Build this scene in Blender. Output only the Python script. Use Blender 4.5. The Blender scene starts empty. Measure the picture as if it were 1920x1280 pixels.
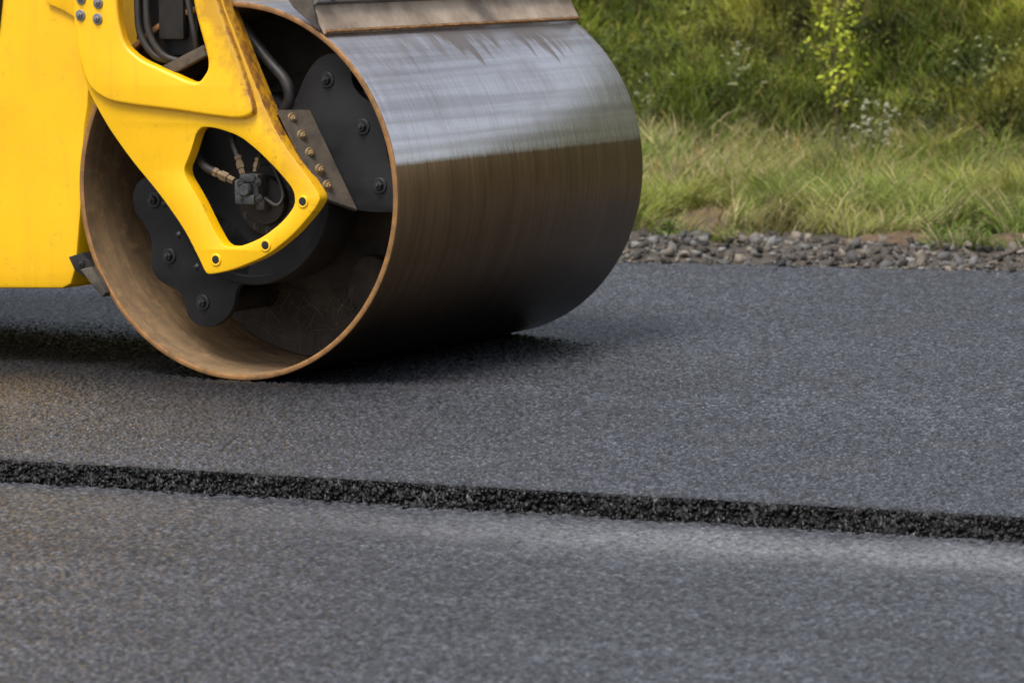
import bpy, bmesh, math, random
import numpy as np
from mathutils import Vector, Matrix
from mathutils.geometry import tessellate_polygon
random.seed(3); rng = np.random.default_rng(5)
SC = bpy.context.scene; COL = SC.collection

# ------------------------------------------------------------------ camera
F = 7600.0; H = 1.57
PITCH = math.atan(790/F); ROLL = math.radians(0.5)
fw = Vector((0, math.cos(PITCH), -math.sin(PITCH)))
r0 = Vector((1,0,0)); u0 = Vector((0, math.sin(PITCH), math.cos(PITCH)))
rt = r0*math.cos(ROLL) - u0*math.sin(ROLL); up = u0*math.cos(ROLL) + r0*math.sin(ROLL)
CP = Vector((0,0,H))
cd = bpy.data.cameras.new('camera'); cam = bpy.data.objects.new('camera', cd); COL.objects.link(cam)
m3 = Matrix((rt, up, -fw)).transposed()
cam.matrix_world = Matrix.Translation(CP) @ m3.to_4x4()
cd.sensor_width = 36; cd.lens = F/1920*36; cd.clip_end = 2000; cd.clip_start = .1
cd.dof.use_dof = True; cd.dof.focus_distance = 12.9; cd.dof.aperture_fstop = 5.6
SC.camera = cam
def ray(px, py): return fw + rt*((px-960)/F) + up*((640-py)/F)
def ground(px, py, z=0.0):
    d = ray(px, py); return CP + d*((z-H)/d.z)

# ------------------------------------------------------------------ roller frame
ALPHA = math.radians(29.2); R = .652; LEN = 1.79
P0 = ground(446, 714)
TV = Vector((math.cos(ALPHA), -math.sin(ALPHA), 0)); AV = Vector((math.sin(ALPHA), math.cos(ALPHA), 0))
def L(px, py, y):
    d = ray(px, py); s = (P0 + AV*y - CP).dot(AV)/d.dot(AV); p = CP + d*s
    return ((p-P0).dot(TV), p.z)
def LL(pts, y): return [L(a, b, y) for a, b in pts]
def L3(px, py, y):
    x, z = L(px, py, y); return (x, y, z)

# ------------------------------------------------------------------ materials
def new_mat(name):
    m = bpy.data.materials.new(name); m.use_nodes = True
    nt = m.node_tree; return m, nt, nt.nodes['Principled BSDF']
def nd(nt, typ, ins=None, **kw):
    n = nt.nodes.new(typ)
    for k, v in kw.items(): setattr(n, k, v)
    for k, v in (ins or {}).items():
        if isinstance(v, bpy.types.NodeSocket): nt.links.new(v, n.inputs[k])
        else: n.inputs[k].default_value = v
    return n
def math_(nt, op, a, b=0.0, clamp=False):
    return nd(nt, 'ShaderNodeMath', {0: a, 1: b}, operation=op, use_clamp=clamp).outputs[0]
def mix(nt, fac, a, b, bt='MIX'):
    n = nt.nodes.new('ShaderNodeMix'); n.data_type = 'RGBA'; n.blend_type = bt
    for i, v in ((0, fac), (6, a), (7, b)):
        if isinstance(v, bpy.types.NodeSocket): nt.links.new(v, n.inputs[i])
        else: n.inputs[i].default_value = v if i == 0 else tuple(v)+(1,) if len(v) == 3 else v
    return n.outputs[2]
def rng_(nt, v, a, b, c=0.0, d=1.0):
    return nd(nt, 'ShaderNodeMapRange', {0: v, 1: a, 2: b, 3: c, 4: d}).outputs[0]
def noise(nt, vec, scale, detail=4, rough=.55):
    return nd(nt, 'ShaderNodeTexNoise', {'Vector': vec, 'Scale': scale, 'Detail': detail, 'Roughness': rough}).outputs[0]
def objc(nt): return nd(nt, 'ShaderNodeTexCoord').outputs['Object']
def posc(nt): return nd(nt, 'ShaderNodeNewGeometry').outputs['Position']
def dotp(nt, p, v): return nd(nt, 'ShaderNodeVectorMath', {0: p, 1: tuple(v)}, operation='DOT_PRODUCT').outputs['Value']
def bump(nt, bsdf, h, strength, dist):
    b = nd(nt, 'ShaderNodeBump', {'Height': h, 'Strength': strength, 'Distance': dist}); nt.links.new(b.outputs[0], bsdf.inputs['Normal'])
def link(nt, s, bsdf, name):
    if isinstance(s, bpy.types.NodeSocket): nt.links.new(s, bsdf.inputs[name])
    else: bsdf.inputs[name].default_value = s

def simple(name, c1, c2, scale=12, rough=(.4,.7), metal=0.0, bs=.0, bsc=80, spec=.5):
    m, nt, b = new_mat(name); o = objc(nt)
    n = noise(nt, o, scale, 6, .65)
    f = rng_(nt, n, .35, .68)
    link(nt, mix(nt, f, c1, c2), b, 'Base Color')
    link(nt, rng_(nt, n, .3, .7, rough[0], rough[1]), b, 'Roughness'); b.inputs['Metallic'].default_value = metal
    b.inputs['Specular IOR Level'].default_value = spec
    if bs: bump(nt, b, noise(nt, o, bsc, 4), bs, .004)
    return m

def paint(name, rusty):
    m, nt, b = new_mat(name); o = objc(nt)
    n = noise(nt, o, 3.5, 5); base = mix(nt, rng_(nt, n, .3, .7), (.92,.53,.001), (.84,.455,.001))
    g = noise(nt, o, 28, 6, .7)
    base = mix(nt, math_(nt, 'MULTIPLY', rng_(nt, g, .60, .76), .4), base, (.25,.13,.02))
    run = noise(nt, nd(nt, 'ShaderNodeMapping', {0: o, 3: (30, 30, 2.5)}).outputs[0], 1, 4, .6)
    base = mix(nt, math_(nt, 'MULTIPLY', rng_(nt, run, .56, .75), .18), base, (.35,.19,.02))
    sp = nd(nt, 'ShaderNodeSeparateXYZ', {0: o})
    if rusty:
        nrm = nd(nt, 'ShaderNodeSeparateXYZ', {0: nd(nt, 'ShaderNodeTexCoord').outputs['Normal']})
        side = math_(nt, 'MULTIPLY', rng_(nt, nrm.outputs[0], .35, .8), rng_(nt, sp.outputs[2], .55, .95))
        r = math_(nt, 'ADD', noise(nt, o, 16, 8, .75), math_(nt, 'MULTIPLY', side, .14))
        rf = rng_(nt, r, .60, .68)
        rf = math_(nt, 'MULTIPLY', rf, rng_(nt, sp.outputs[0], -.25, .1))
        r2 = noise(nt, o, 45, 4)
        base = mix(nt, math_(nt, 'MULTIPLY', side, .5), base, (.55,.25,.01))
        ed = math_(nt, 'ADD', math_(nt, 'MULTIPLY', sp.outputs[0], .858), math_(nt, 'MULTIPLY', sp.outputs[2], .513))
        gr = math_(nt, 'MULTIPLY', rng_(nt, math_(nt, 'ADD', ed, math_(nt, 'MULTIPLY', math_(nt, 'SUBTRACT', noise(nt, o, 14, 6, .7), .5), .22)), .565, .625), rng_(nt, sp.outputs[2], .6, .85))
        base = mix(nt, math_(nt, 'MULTIPLY', gr, .6), base, (.36,.17,.02))
        base = mix(nt, rf, base, mix(nt, rng_(nt, r2, .35, .65), (.34,.14,.02), (.15,.065,.02)))
    link(nt, base, b, 'Base Color')
    link(nt, rng_(nt, g, .3, .7, .33, .5), b, 'Roughness')
    b.inputs['Coat Weight'].default_value = .15; b.inputs['Coat Roughness'].default_value = .2
    bump(nt, b, noise(nt, o, 90, 3), .08, .003)
    return m
M_YEL = paint('yellow_paint', False); M_YELR = paint('yellow_paint_worn', True)

def steel():
    m, nt, b = new_mat('drum_steel'); o = objc(nt); sp = nd(nt, 'ShaderNodeSeparateXYZ', {0: o})
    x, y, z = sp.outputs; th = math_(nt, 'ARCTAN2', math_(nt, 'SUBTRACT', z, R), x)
    def v(ky, kt, off=0.0):
        return nd(nt, 'ShaderNodeCombineXYZ', {0: math_(nt, 'MULTIPLY', y, ky), 1: math_(nt, 'MULTIPLY', th, kt), 2: off}).outputs[0]
    fine = noise(nt, v(260, 3.0), 1, 3); mid = noise(nt, v(40, 1.2, 3), 1, 4); broad = noise(nt, v(6, .5, 7), 1, 3)
    bands = noise(nt, v(.5, 16, 11), 1, 3)
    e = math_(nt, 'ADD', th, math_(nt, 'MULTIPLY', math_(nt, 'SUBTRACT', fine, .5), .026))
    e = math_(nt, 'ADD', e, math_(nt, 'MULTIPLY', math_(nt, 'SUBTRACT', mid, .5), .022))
    hi = rng_(nt, e, .152, .178)  # tree-line reflection put into the colour, over a brown film below
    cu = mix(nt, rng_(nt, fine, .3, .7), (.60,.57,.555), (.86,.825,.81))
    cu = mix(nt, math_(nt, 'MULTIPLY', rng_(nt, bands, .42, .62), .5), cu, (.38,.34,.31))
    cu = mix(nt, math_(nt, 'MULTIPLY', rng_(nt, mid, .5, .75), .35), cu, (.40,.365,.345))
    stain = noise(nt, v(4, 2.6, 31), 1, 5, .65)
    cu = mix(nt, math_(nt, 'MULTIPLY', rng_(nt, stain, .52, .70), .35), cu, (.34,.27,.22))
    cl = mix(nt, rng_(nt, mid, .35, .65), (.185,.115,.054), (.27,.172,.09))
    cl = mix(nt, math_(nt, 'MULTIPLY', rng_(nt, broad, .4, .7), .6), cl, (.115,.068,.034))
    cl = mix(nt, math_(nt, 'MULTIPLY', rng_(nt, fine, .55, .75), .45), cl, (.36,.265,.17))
    cl = mix(nt, rng_(nt, math_(nt, 'ADD', th, math_(nt, 'MULTIPLY', broad, .45)), .12, -.65, 0, .92), cl, (.022,.015,.01))  # shade beneath the drum painted in, darkening the brown towards the bottom
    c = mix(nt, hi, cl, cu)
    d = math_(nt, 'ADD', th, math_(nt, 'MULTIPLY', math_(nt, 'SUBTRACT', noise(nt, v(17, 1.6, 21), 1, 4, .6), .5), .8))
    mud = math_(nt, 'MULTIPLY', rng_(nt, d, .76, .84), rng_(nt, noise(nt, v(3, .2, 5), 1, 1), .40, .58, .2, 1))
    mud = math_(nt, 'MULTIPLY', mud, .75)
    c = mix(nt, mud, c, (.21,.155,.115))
    link(nt, c, b, 'Base Color')
    rgh = math_(nt, 'ADD', rng_(nt, hi, 0, 1, .30, .25), math_(nt, 'MULTIPLY', math_(nt, 'SUBTRACT', fine, .45), .26))
    rgh = math_(nt, 'ADD', rgh, math_(nt, 'MULTIPLY', mud, .3))
    link(nt, rgh, b, 'Roughness')
    link(nt, rng_(nt, hi, 0, 1, .85, .95), b, 'Metallic')
    bump(nt, b, math_(nt, 'ADD', fine, mid), .12, .002)
    return m
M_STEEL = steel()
def rusty_inside():
    m, nt, b = new_mat('rusty_drum_inside'); o = objc(nt)
    n = noise(nt, o, 5, 7, .7); n2 = noise(nt, o, 22, 5, .65)
    st = noise(nt, nd(nt, 'ShaderNodeMapping', {0: o, 3: (3, 45, 3)}).outputs[0], 1, 4, .6)
    c = mix(nt, rng_(nt, n, .35, .65), (.29,.185,.088), (.13,.078,.038))
    c = mix(nt, math_(nt, 'MULTIPLY', rng_(nt, st, .45, .7), .55), c, (.08,.06,.045))
    c = mix(nt, math_(nt, 'MULTIPLY', rng_(nt, n2, .55, .7), .6), c, (.38,.24,.10))
    link(nt, c, b, 'Base Color'); b.inputs['Roughness'].default_value = .8; bump(nt, b, n2, .3, .004)
    return m
M_RUST = rusty_inside()
M_RIM = simple('rusty_rim_edge', (.34,.165,.05), (.15,.08,.032), 20, (.5,.8), .2, .2, 120)
M_BLK = simple('black_paint', (.0055,.0055,.0066), (.0125,.012,.0125), 10, (.5,.75), 0, .1, spec=.33)
M_BLK2 = simple('dusty_black_paint', (.008,.0075,.0075), (.030,.025,.020), 7, (.55,.85), 0, .15, spec=.35)
M_DUST = simple('dusty_end_plate', (.022,.02,.019), (.085,.07,.054), 6, (.6,.9), 0, .25, 50, spec=.35)
M_BOLT = simple('black_steel_bolt', (.02,.02,.022), (.05,.05,.05), 30, (.35,.55), .6)
M_ZINC = simple('grey_steel_bolt', (.30,.30,.31), (.18,.175,.17), 30, (.4,.55), .7)
M_GOLD = simple('yellow_zinc_bolt', (.36,.26,.14), (.2,.13,.06), 30, (.4,.6), .5)
M_BROWN = simple('muddy_brown_steel', (.12,.095,.068), (.04,.035,.03), 14, (.5,.8), .2, .2)
M_MOTOR = simple('grey_cast_metal', (.03,.031,.033), (.08,.08,.08), 25, (.4,.6), .4)
M_RUB = simple('black_rubber_hose', (.012,.011,.011), (.03,.025,.021), 18, (.45,.7))
M_BRASS = simple('dirty_brass_fitting', (.19,.135,.075), (.10,.07,.043), 20, (.45,.65), .5)
M_SCR = simple('worn_scraper_steel', (.46,.365,.27), (.22,.165,.12), 7, (.55,.85), .0, .35, 50)
M_PANEL = simple('grey_worn_panel', (.16,.145,.145), (.09,.078,.074), 12, (.45,.7), .3, .15)
M_STRAW = simple('dry_straw', (.17,.13,.075), (.08,.062,.04), 20, (.7,.9))

E0 = ground(0, 858); E1 = ground(1920, 966)
ES = (E1-E0).normalized(); EN = Vector((-ES.y, ES.x, 0))
if EN.y < 0: EN = -EN
def asphalt(name, lo, hi, lower=False, spec=.5, tintw=.2, wet_shade=False, rg=(.66,.22)):
    m, nt, b = new_mat(name); p = posc(nt)
    vo = nd(nt, 'ShaderNodeTexVoronoi', {'Vector': p, 'Scale': 120.0, 'Randomness': 1.0})
    col = nd(nt, 'ShaderNodeSeparateColor', {0: vo.outputs['Color']}).outputs[0]
    g = math_(nt, 'POWER', col, 1.6)
    c = mix(nt, g, lo, hi)
    big = noise(nt, p, .9, 4, .6); bw = .10 if lower else .19
    c = mix(nt, 1.0, c, mix(nt, rng_(nt, big, .3, .7), (1-bw,1-bw,1-bw), (1+bw,1+bw,1+bw)), 'MULTIPLY')
    al = nd(nt, 'ShaderNodeCombineXYZ', {0: math_(nt, 'MULTIPLY', dotp(nt, p, ES), .25), 1: math_(nt, 'MULTIPLY', dotp(nt, p, EN), 6.0)}).outputs[0]
    stv = noise(nt, al, 1, 4, .6)
    sw = .26 if lower else .14
    c = mix(nt, 1.0, c, mix(nt, rng_(nt, stv, .3, .7), (1-sw,1-sw,1-sw), (1+sw,1+sw,1+sw)), 'MULTIPLY')
    c = mix(nt, 1.0, c, nd(nt, 'ShaderNodeAttribute', attribute_name='tint').outputs['Color'], 'MULTIPLY')
    tint = noise(nt, p, 2.3, 5, .6)
    c = mix(nt, math_(nt, 'MULTIPLY', rng_(nt, tint, .55, .8), tintw), c, (.075,.06,.045))
    rough = rng_(nt, math_(nt, 'POWER', col, 3.0), 0, 1, rg[0], rg[1])
    if lower:
        dd = math_(nt, 'SUBTRACT', dotp(nt, p, EN), E0.dot(EN))
        dd = math_(nt, 'ADD', dd, math_(nt, 'MULTIPLY', math_(nt, 'SUBTRACT', noise(nt, p, 3.2, 6, .7), .5), .6))
        band = math_(nt, 'MULTIPLY', rng_(nt, dd, -.72, -.40), rng_(nt, dd, -.08, -.30))
        sx_ = nd(nt, 'ShaderNodeSeparateXYZ', {0: p}).outputs[0]
        band = math_(nt, 'MULTIPLY', band, rng_(nt, sx_, -.9, .5, .12, 1))
        c = mix(nt, math_(nt, 'MULTIPLY', math_(nt, 'MULTIPLY', band, .6), rng_(nt, noise(nt, p, 45, 5, .75), .38, .6)), c, (.25,.25,.26))
    if wet_shade:   # damp drum track, blackened further as painted shade around the machine
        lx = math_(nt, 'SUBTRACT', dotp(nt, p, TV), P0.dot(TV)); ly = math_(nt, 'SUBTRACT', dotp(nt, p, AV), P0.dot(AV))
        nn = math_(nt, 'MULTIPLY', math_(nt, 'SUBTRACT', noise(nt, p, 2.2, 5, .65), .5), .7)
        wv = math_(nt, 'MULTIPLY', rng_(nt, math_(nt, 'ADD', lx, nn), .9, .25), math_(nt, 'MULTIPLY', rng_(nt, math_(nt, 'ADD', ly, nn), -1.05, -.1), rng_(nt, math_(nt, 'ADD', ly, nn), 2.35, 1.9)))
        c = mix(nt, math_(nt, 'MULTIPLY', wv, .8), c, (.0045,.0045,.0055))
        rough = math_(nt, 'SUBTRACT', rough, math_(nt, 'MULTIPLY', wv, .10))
    link(nt, c, b, 'Base Color'); link(nt, rough, b, 'Roughness')
    b.inputs['Specular IOR Level'].default_value = spec
    bump(nt, b, noise(nt, p, 190, 4, .6), .4, .003)
    return m
M_ASPH = asphalt('fresh_asphalt', (.0105,.0113,.014), (.057,.061,.072), wet_shade=True, spec=.62)
M_ASPL = asphalt('older_asphalt', (.0175,.0184,.0215), (.068,.0715,.081), True, tintw=.0)
M_EDGE = asphalt('broken_asphalt_edge', (.0015,.0015,.0018), (.0065,.0065,.0075), spec=.34, tintw=.0, rg=(.6,.22))

def veg(name, rough=.6, trans=.3):
    m, nt, b = new_mat(name)
    a = nd(nt, 'ShaderNodeAttribute', attribute_name='tint').outputs['Color']
    n = noise(nt, posc(nt), 30, 2)
    c = mix(nt, 1.0, a, mix(nt, n, (.75,.75,.75), (1.25,1.25,1.2)), 'MULTIPLY')
    link(nt, c, b, 'Base Color'); b.inputs['Roughness'].default_value = rough
    b.inputs['Specular IOR Level'].default_value = .3
    t = nd(nt, 'ShaderNodeBsdfTranslucent', {'Color': c})
    mx = nd(nt, 'ShaderNodeMixShader', {0: trans, 1: b.outputs[0], 2: t.outputs[0]})
    nt.links.new(mx.outputs[0], nt.nodes['Material Output'].inputs['Surface'])
    return m
M_VEG = veg('leaf_green'); M_STONE = veg('grey_stone', .8, 0.0)
def soil():
    m, nt, b = new_mat('grassy_soil'); p = posc(nt)
    n = noise(nt, p, 3, 6, .65); n2 = noise(nt, p, 14, 5, .7)
    c = mix(nt, rng_(nt, n, .35, .65), (.045,.06,.016), (.085,.075,.03))
    c = mix(nt, rng_(nt, n2, .45, .7), c, (.02,.025,.008))
    link(nt, c, b, 'Base Color'); b.inputs['Roughness'].default_value = .9
    bump(nt, b, n2, .8, .1); return m
M_SOIL = soil()
M_GBED = simple('gravel_bed', (.075,.06,.046), (.035,.03,.025), 25, (.8,.95), 0, .6, 60)
M_DIRT = simple('brown_dirt', (.13,.085,.045), (.055,.038,.024), 12, (.85,.98), 0, .8, 40)

# ------------------------------------------------------------------ mesh helpers
def mobj(name, me, mats, parent=None, smooth=None, **props):
    for m in (mats if isinstance(mats, (list, tuple)) else [mats]): me.materials.append(m)
    o = bpy.data.objects.new(name, me); COL.objects.link(o); o.parent = parent
    if smooth is not None:
        me.polygons.foreach_set('use_smooth', [True]*len(me.polygons))
        me.set_sharp_from_angle(angle=math.radians(smooth))
    for k, v in props.items(): o[k] = v
    return o
def bobj(name, bm, mats, parent=None, smooth=35, recalc=True, **props):
    if recalc: bmesh.ops.recalc_face_normals(bm, faces=bm.faces)
    me = bpy.data.meshes.new(name); bm.to_mesh(me); bm.free()
    return mobj(name, me, mats, parent, smooth, **props)
def amesh(name, V, faces, mats, parent=None, tint=None, smooth=None, **props):
    V = np.asarray(V, np.float32); faces = np.asarray(faces, np.int32); k = faces.shape[1]
    me = bpy.data.meshes.new(name)
    me.vertices.add(len(V)); me.vertices.foreach_set('co', V.ravel())
    me.loops.add(faces.size); me.loops.foreach_set('vertex_index', faces.ravel())
    me.polygons.add(len(faces)); me.polygons.foreach_set('loop_start', np.arange(0, faces.size, k, dtype=np.int32))
    me.update(calc_edges=True)
    if tint is not None:
        at = me.attributes.new('tint', 'FLOAT_COLOR', 'POINT')
        c = np.ones((len(V), 4), np.float32); c[:, :3] = tint; at.data.foreach_set('color', c.ravel())
    if smooth: me.polygons.foreach_set('use_smooth', np.ones(len(faces), bool))
    for m in (mats if isinstance(mats, (list, tuple)) else [mats]): me.materials.append(m)
    o = bpy.data.objects.new(name, me); COL.objects.link(o); o.parent = parent
    for kk, v in props.items(): o[kk] = v
    return o
def chaikin(p, n=2):
    for _ in range(n):
        q = []
        for i in range(len(p)):
            a, b = p[i], p[(i+1) % len(p)]
            q += [(a[0]*.8+b[0]*.2, a[1]*.8+b[1]*.2), (a[0]*.2+b[0]*.8, a[1]*.2+b[1]*.8)]
        p = q
    return p
def area(p): return .5*sum(p[i][0]*p[(i+1)%len(p)][1]-p[(i+1)%len(p)][0]*p[i][1] for i in range(len(p)))
def offset(p, d):
    out = []; n = len(p)
    for i in range(n):
        a, b, c = Vector(p[i-1]), Vector(p[i]), Vector(p[(i+1) % n])
        e1 = (b-a).normalized(); e2 = (c-b).normalized()
        n1 = Vector((-e1.y, e1.x)); n2 = Vector((-e2.y, e2.x)); s = n1+n2
        if s.length < 1e-6: s = n1
        s.normalize(); k = min(1.6, 1/max(.3, s.dot(n1)))
        out.append(tuple(b + s*d*k))
    return out
def plate(name, outer, holes, y0, y1, mats, parent, bev=.006, sm=2, smooth=32, rounded=False, **props):
    loops = []
    for i, lp in enumerate([outer]+holes):
        lp = chaikin(lp, sm) if sm else list(lp)
        if (area(lp) > 0) != (i == 0): lp = lp[::-1]
        loops.append(lp)
    if rounded: lev = [(bev*(1-math.sin(t)), y0+bev*(1-math.cos(t))) for t in (0, .35, .7, 1.05, 1.35, math.pi/2)] + [(0, y1)]
    else: lev = [(bev, y0), (bev*.3, y0+bev*.3), (0, y0+bev), (0, y1)]
    bm = bmesh.new(); rings = []
    for d, y in lev:
        rings.append([[bm.verts.new((x, y, z)) for x, z in (offset(lp, d) if d > 1e-5 else lp)] for lp in loops])
    for k in range(len(lev)-1):
        for a, b in zip(rings[k], rings[k+1]):
            n = len(a)
            for i in range(n):
                try: bm.faces.new((a[i], a[(i+1)%n], b[(i+1)%n], b[i]))
                except ValueError: pass
    for rg in (rings[0], rings[-1]):
        flat = [v for lp in rg for v in lp]
        for t in tessellate_polygon([[Vector((v.co.x, v.co.z, 0)) for v in lp] for lp in rg]):
            try: bm.faces.new([flat[i] for i in t])
            except ValueError: pass
    return bobj(name, bm, mats, parent, smooth, **props)
def catmull(P, n=6):
    P = [Vector(p) for p in P]; out = []
    for i in range(len(P)-1):
        a, b, c, d = P[max(i-1,0)], P[i], P[i+1], P[min(i+2, len(P)-1)]
        for k in range(n):
            t = k/n; out.append(.5*((2*b)+(c-a)*t+(2*a-5*b+4*c-d)*t*t+(3*b-a-3*c+d)*t**3))
    out.append(P[-1]); return out
def tube_bm(bm, P, r, seg=10, taper=None, n=6):
    P = catmull(P, n) if len(P) > 2 and n > 1 else [Vector(p) for p in P]
    prev = None; ref = Vector((.13,.31,.94)).normalized()
    for i, p in enumerate(P):
        t = (P[min(i+1, len(P)-1)]-P[max(i-1, 0)]).normalized()
        u = t.cross(ref)
        if u.length < .05: u = t.cross(Vector((1,0,0)))
        u.normalize(); v = t.cross(u)
        rr = r if taper is None else r*(1-(1-taper)*i/(len(P)-1))
        ring = [bm.verts.new(p+(u*math.cos(2*math.pi*k/seg)+v*math.sin(2*math.pi*k/seg))*rr) for k in range(seg)]
        if prev:
            for k in range(seg): bm.faces.new((prev[k], prev[(k+1)%seg], ring[(k+1)%seg], ring[k]))
        else: bm.faces.new(ring)
        prev = ring
    bm.faces.new(prev[::-1])
def tube(name, P, r, mat, parent, seg=12, **kw):
    bm = bmesh.new(); tube_bm(bm, P, r, seg); return bobj(name, bm, mat, parent, 50, **kw)
def lathe_bm(bm, prof, c=(0,0,0), seg=32, rot=0.0, mat=0):
    prev = None
    for r, y in prof:
        ring = [bm.verts.new((c[0]+r*math.cos(rot+2*math.pi*k/seg), c[1]+y, c[2]+r*math.sin(rot+2*math.pi*k/seg))) for k in range(seg)]
        if prev:
            for k in range(seg):
                f = bm.faces.new((prev[k], prev[(k+1)%seg], ring[(k+1)%seg], ring[k])); f.material_index = mat
        prev = ring
def box_bm(bm, lo, hi, bev=0.0):
    r = bmesh.ops.create_cube(bm, size=1.0); vs = r['verts']
    for v in vs: v.co = Vector([lo[i] + (v.co[i]+.5)*(hi[i]-lo[i]) for i in range(3)])
    if bev:
        es = list({e for v in vs for e in v.link_edges})
        bmesh.ops.bevel(bm, geom=es, offset=bev, segments=2, affect='EDGES', profile=.6)
def bolt_mesh(name, r, h):
    bm = bmesh.new()
    lathe_bm(bm, [(r*1.6, .004), (r*1.6, -.003), (r*1.5, -.004), (r*.6, -.004)], seg=20)
    lathe_bm(bm, [(r, 0), (r, -h*.8), (r*.82, -h), (r*.001, -h)], seg=6, rot=.3)
    lathe_bm(bm, [(r*.45, -h*.8), (r*.45, -h*1.35), (r*.35, -h*1.45), (r*.001, -h*1.45)], seg=10)
    bmesh.ops.recalc_face_normals(bm, faces=bm.faces)
    me = bpy.data.meshes.new(name); bm.to_mesh(me); bm.free(); return me
BOLT_B = bolt_mesh('bolt', .017, .018); BOLT_B.materials.append(M_BOLT)
BOLT_G = bolt_mesh('bolt', .012, .013); BOLT_G.materials.append(M_GOLD)
BOLT_Z = bolt_mesh('bolt', .012, .012); BOLT_Z.materials.append(M_ZINC)
BOLT_S = bolt_mesh('bolt', .009, .008); BOLT_S.materials.append(M_BOLT)
def bolt(me, loc, parent, rz=0.0, name='bolt'):
    o = bpy.data.objects.new(name, me); COL.objects.link(o); o.parent = parent; o.location = loc
    o.rotation_euler = (0, 0, rz); return o

# ------------------------------------------------------------------ ROAD ROLLER
roller = bpy.data.objects.new('road_roller', None); COL.objects.link(roller)
roller.location = P0; roller.rotation_euler = (0,0,-ALPHA)
roller['label'] = 'yellow road roller with a smooth steel drum standing on fresh black asphalt'; roller['category'] = 'road roller'
C0 = (0,0,R)
bm = bmesh.new(); SEG = 224
lathe_bm(bm, [(R-.004, .0045), (R, .012), (R, LEN-.01), (R-.004, LEN), (.05, LEN)], C0, SEG, mat=0)
lathe_bm(bm, [(R-.022, .0045), (R-.024, .02), (R-.024, .56)], C0, SEG, mat=1)
drum = bobj('drum', bm, [M_STEEL, M_RUST], roller, 30, label='smooth steel drum, shiny above and brown stained below with painted shade')
bm = bmesh.new()
lathe_bm(bm, [(R-.0035, .006), (R-.0035, .001), (R-.006, -.001), (R-.019, -.001), (R-.0215, .001), (R-.0215, .006)], C0, SEG)
bobj('rim', bm, M_RIM, drum, 40, label='rusty orange rim edge of the drum')
bm = bmesh.new()
lathe_bm(bm, [(R-.025, .555), (R-.03, .545), (.40, .545), (.38, .53), (.20, .53), (.19, .30), (.001, .30)], C0, 96)
bobj('end_plate', bm, M_DUST, drum, 30)
plate('gusset', LL([(640,545),(672,480),(700,478),(735,500),(735,590),(690,600)], .48), [], .48, .54, M_DUST, drum, .008, 2)
bm = bmesh.new()
for i in range(46):
    a = random.uniform(-2.2, -1.1); r = random.uniform(.40, .60); y = random.uniform(.42, .54)
    c = Vector((r*math.cos(a)+.03, y, R+r*math.sin(a)))
    dv = Vector((random.uniform(-1,1), random.uniform(-.2,.0), random.uniform(-.6,1))).normalized()*random.uniform(.02,.06)
    k = Vector((random.uniform(-1,1), 0, random.uniform(-1,1)))*.05; k2 = Vector((random.uniform(-1,1), 0, random.uniform(-1,1)))*.04
    tube_bm(bm, [c-dv, c+k, c+dv+k2, c+dv*1.5-k], .0006, 4, n=6)
bobj('dry_straw', bm, M_STRAW, drum, 60, kind='stuff')

hc = (0.0, 0, R)
bm = bmesh.new()
lathe_bm(bm, [(.33, .30), (.33, .10), (.325, .09), (.30, .085), (.295, .10), (.001, .10)], hc, 64)
hub = bobj('hub_carrier', bm, M_BLK, roller, 30)
right_out = [(520,232),(552,190),(572,140),(592,112),(618,98),(645,106),(658,128),(660,158),(676,180),(700,194),(716,224),(722,262),(728,300),(742,330),(764,352),(768,398),(700,399),(650,392),(618,372),(560,330)]
mp = plate('mounting_plate', LL(right_out, .09), [], .09, .115, M_BLK, roller, .005, 2, label='black lobed mounting plate on the right of the fork')
for a, b in ((613,150),(680,238),(712,348)): bolt(BOLT_B, L3(a, b, .088), mp)
left_out = [(300,338),(276,328),(254,344),(247,372),(254,402),(272,424),(283,448),(284,474),(281,498),(292,522),(314,536),(336,546),(346,570),(352,596),(374,613),(402,613),(426,596),(440,570),(443,540),(470,520),(470,440),(380,380)]
mp2 = plate('mounting_plate', LL(left_out, .10), [], .10, .125, M_BLK, roller, .005, 2, label='black lobed mounting plate on the left below the fork')
for a, b in ((288,375),(317,480),(380,567)): bolt(BOLT_B, L3(a, b, .098), mp2)
for a, b in ((613,150),(680,238),(700,340),(288,375),(317,480),(380,567)):
    x, y, z = L3(a, b, .115); bm = bmesh.new()
    lathe_bm(bm, [(.001,.0), (.05,.0), (.055,.02), (.046,.09), (.055,.16), (.05,.18), (.05,.41)], (x, .118, z), 24)
    bobj('rubber_buffer', bm, M_RUB, roller, 40)
def quad_slab(name, p, off, mat, parent, **kw):
    bm = bmesh.new(); off = Vector(off)
    a = [bm.verts.new(Vector(q)) for q in p]; b = [bm.verts.new(Vector(q)+off) for q in p]
    n = len(p); bm.faces.new(a); bm.faces.new(b[::-1])
    for i in range(n): bm.faces.new((a[i], b[i], b[(i+1)%n], a[(i+1)%n]))
    bmesh.ops.bevel(bm, geom=list(bm.edges), offset=.003, segments=2, affect='EDGES')
    return bobj(name, bm, mat, parent, 35, **kw)
fl = quad_slab('bolted_flange', [L3(524,206,-.035), L3(582,206,.087), L3(672,395,.087), L3(606,372,-.035)], (-.018,.004,-.004), M_BROWN, roller, label='brown muddy flange with a row of bolts')
fu = Vector(L3(582,206,.087))-Vector(L3(524,206,-.035)); frot = math.atan2(fu.y, fu.x)
for a, b in ((545,222),(563,254),(578,287),(597,318),(611,348)): bolt(BOLT_G, L3(a+3, b, .002), fl, frot)

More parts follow.
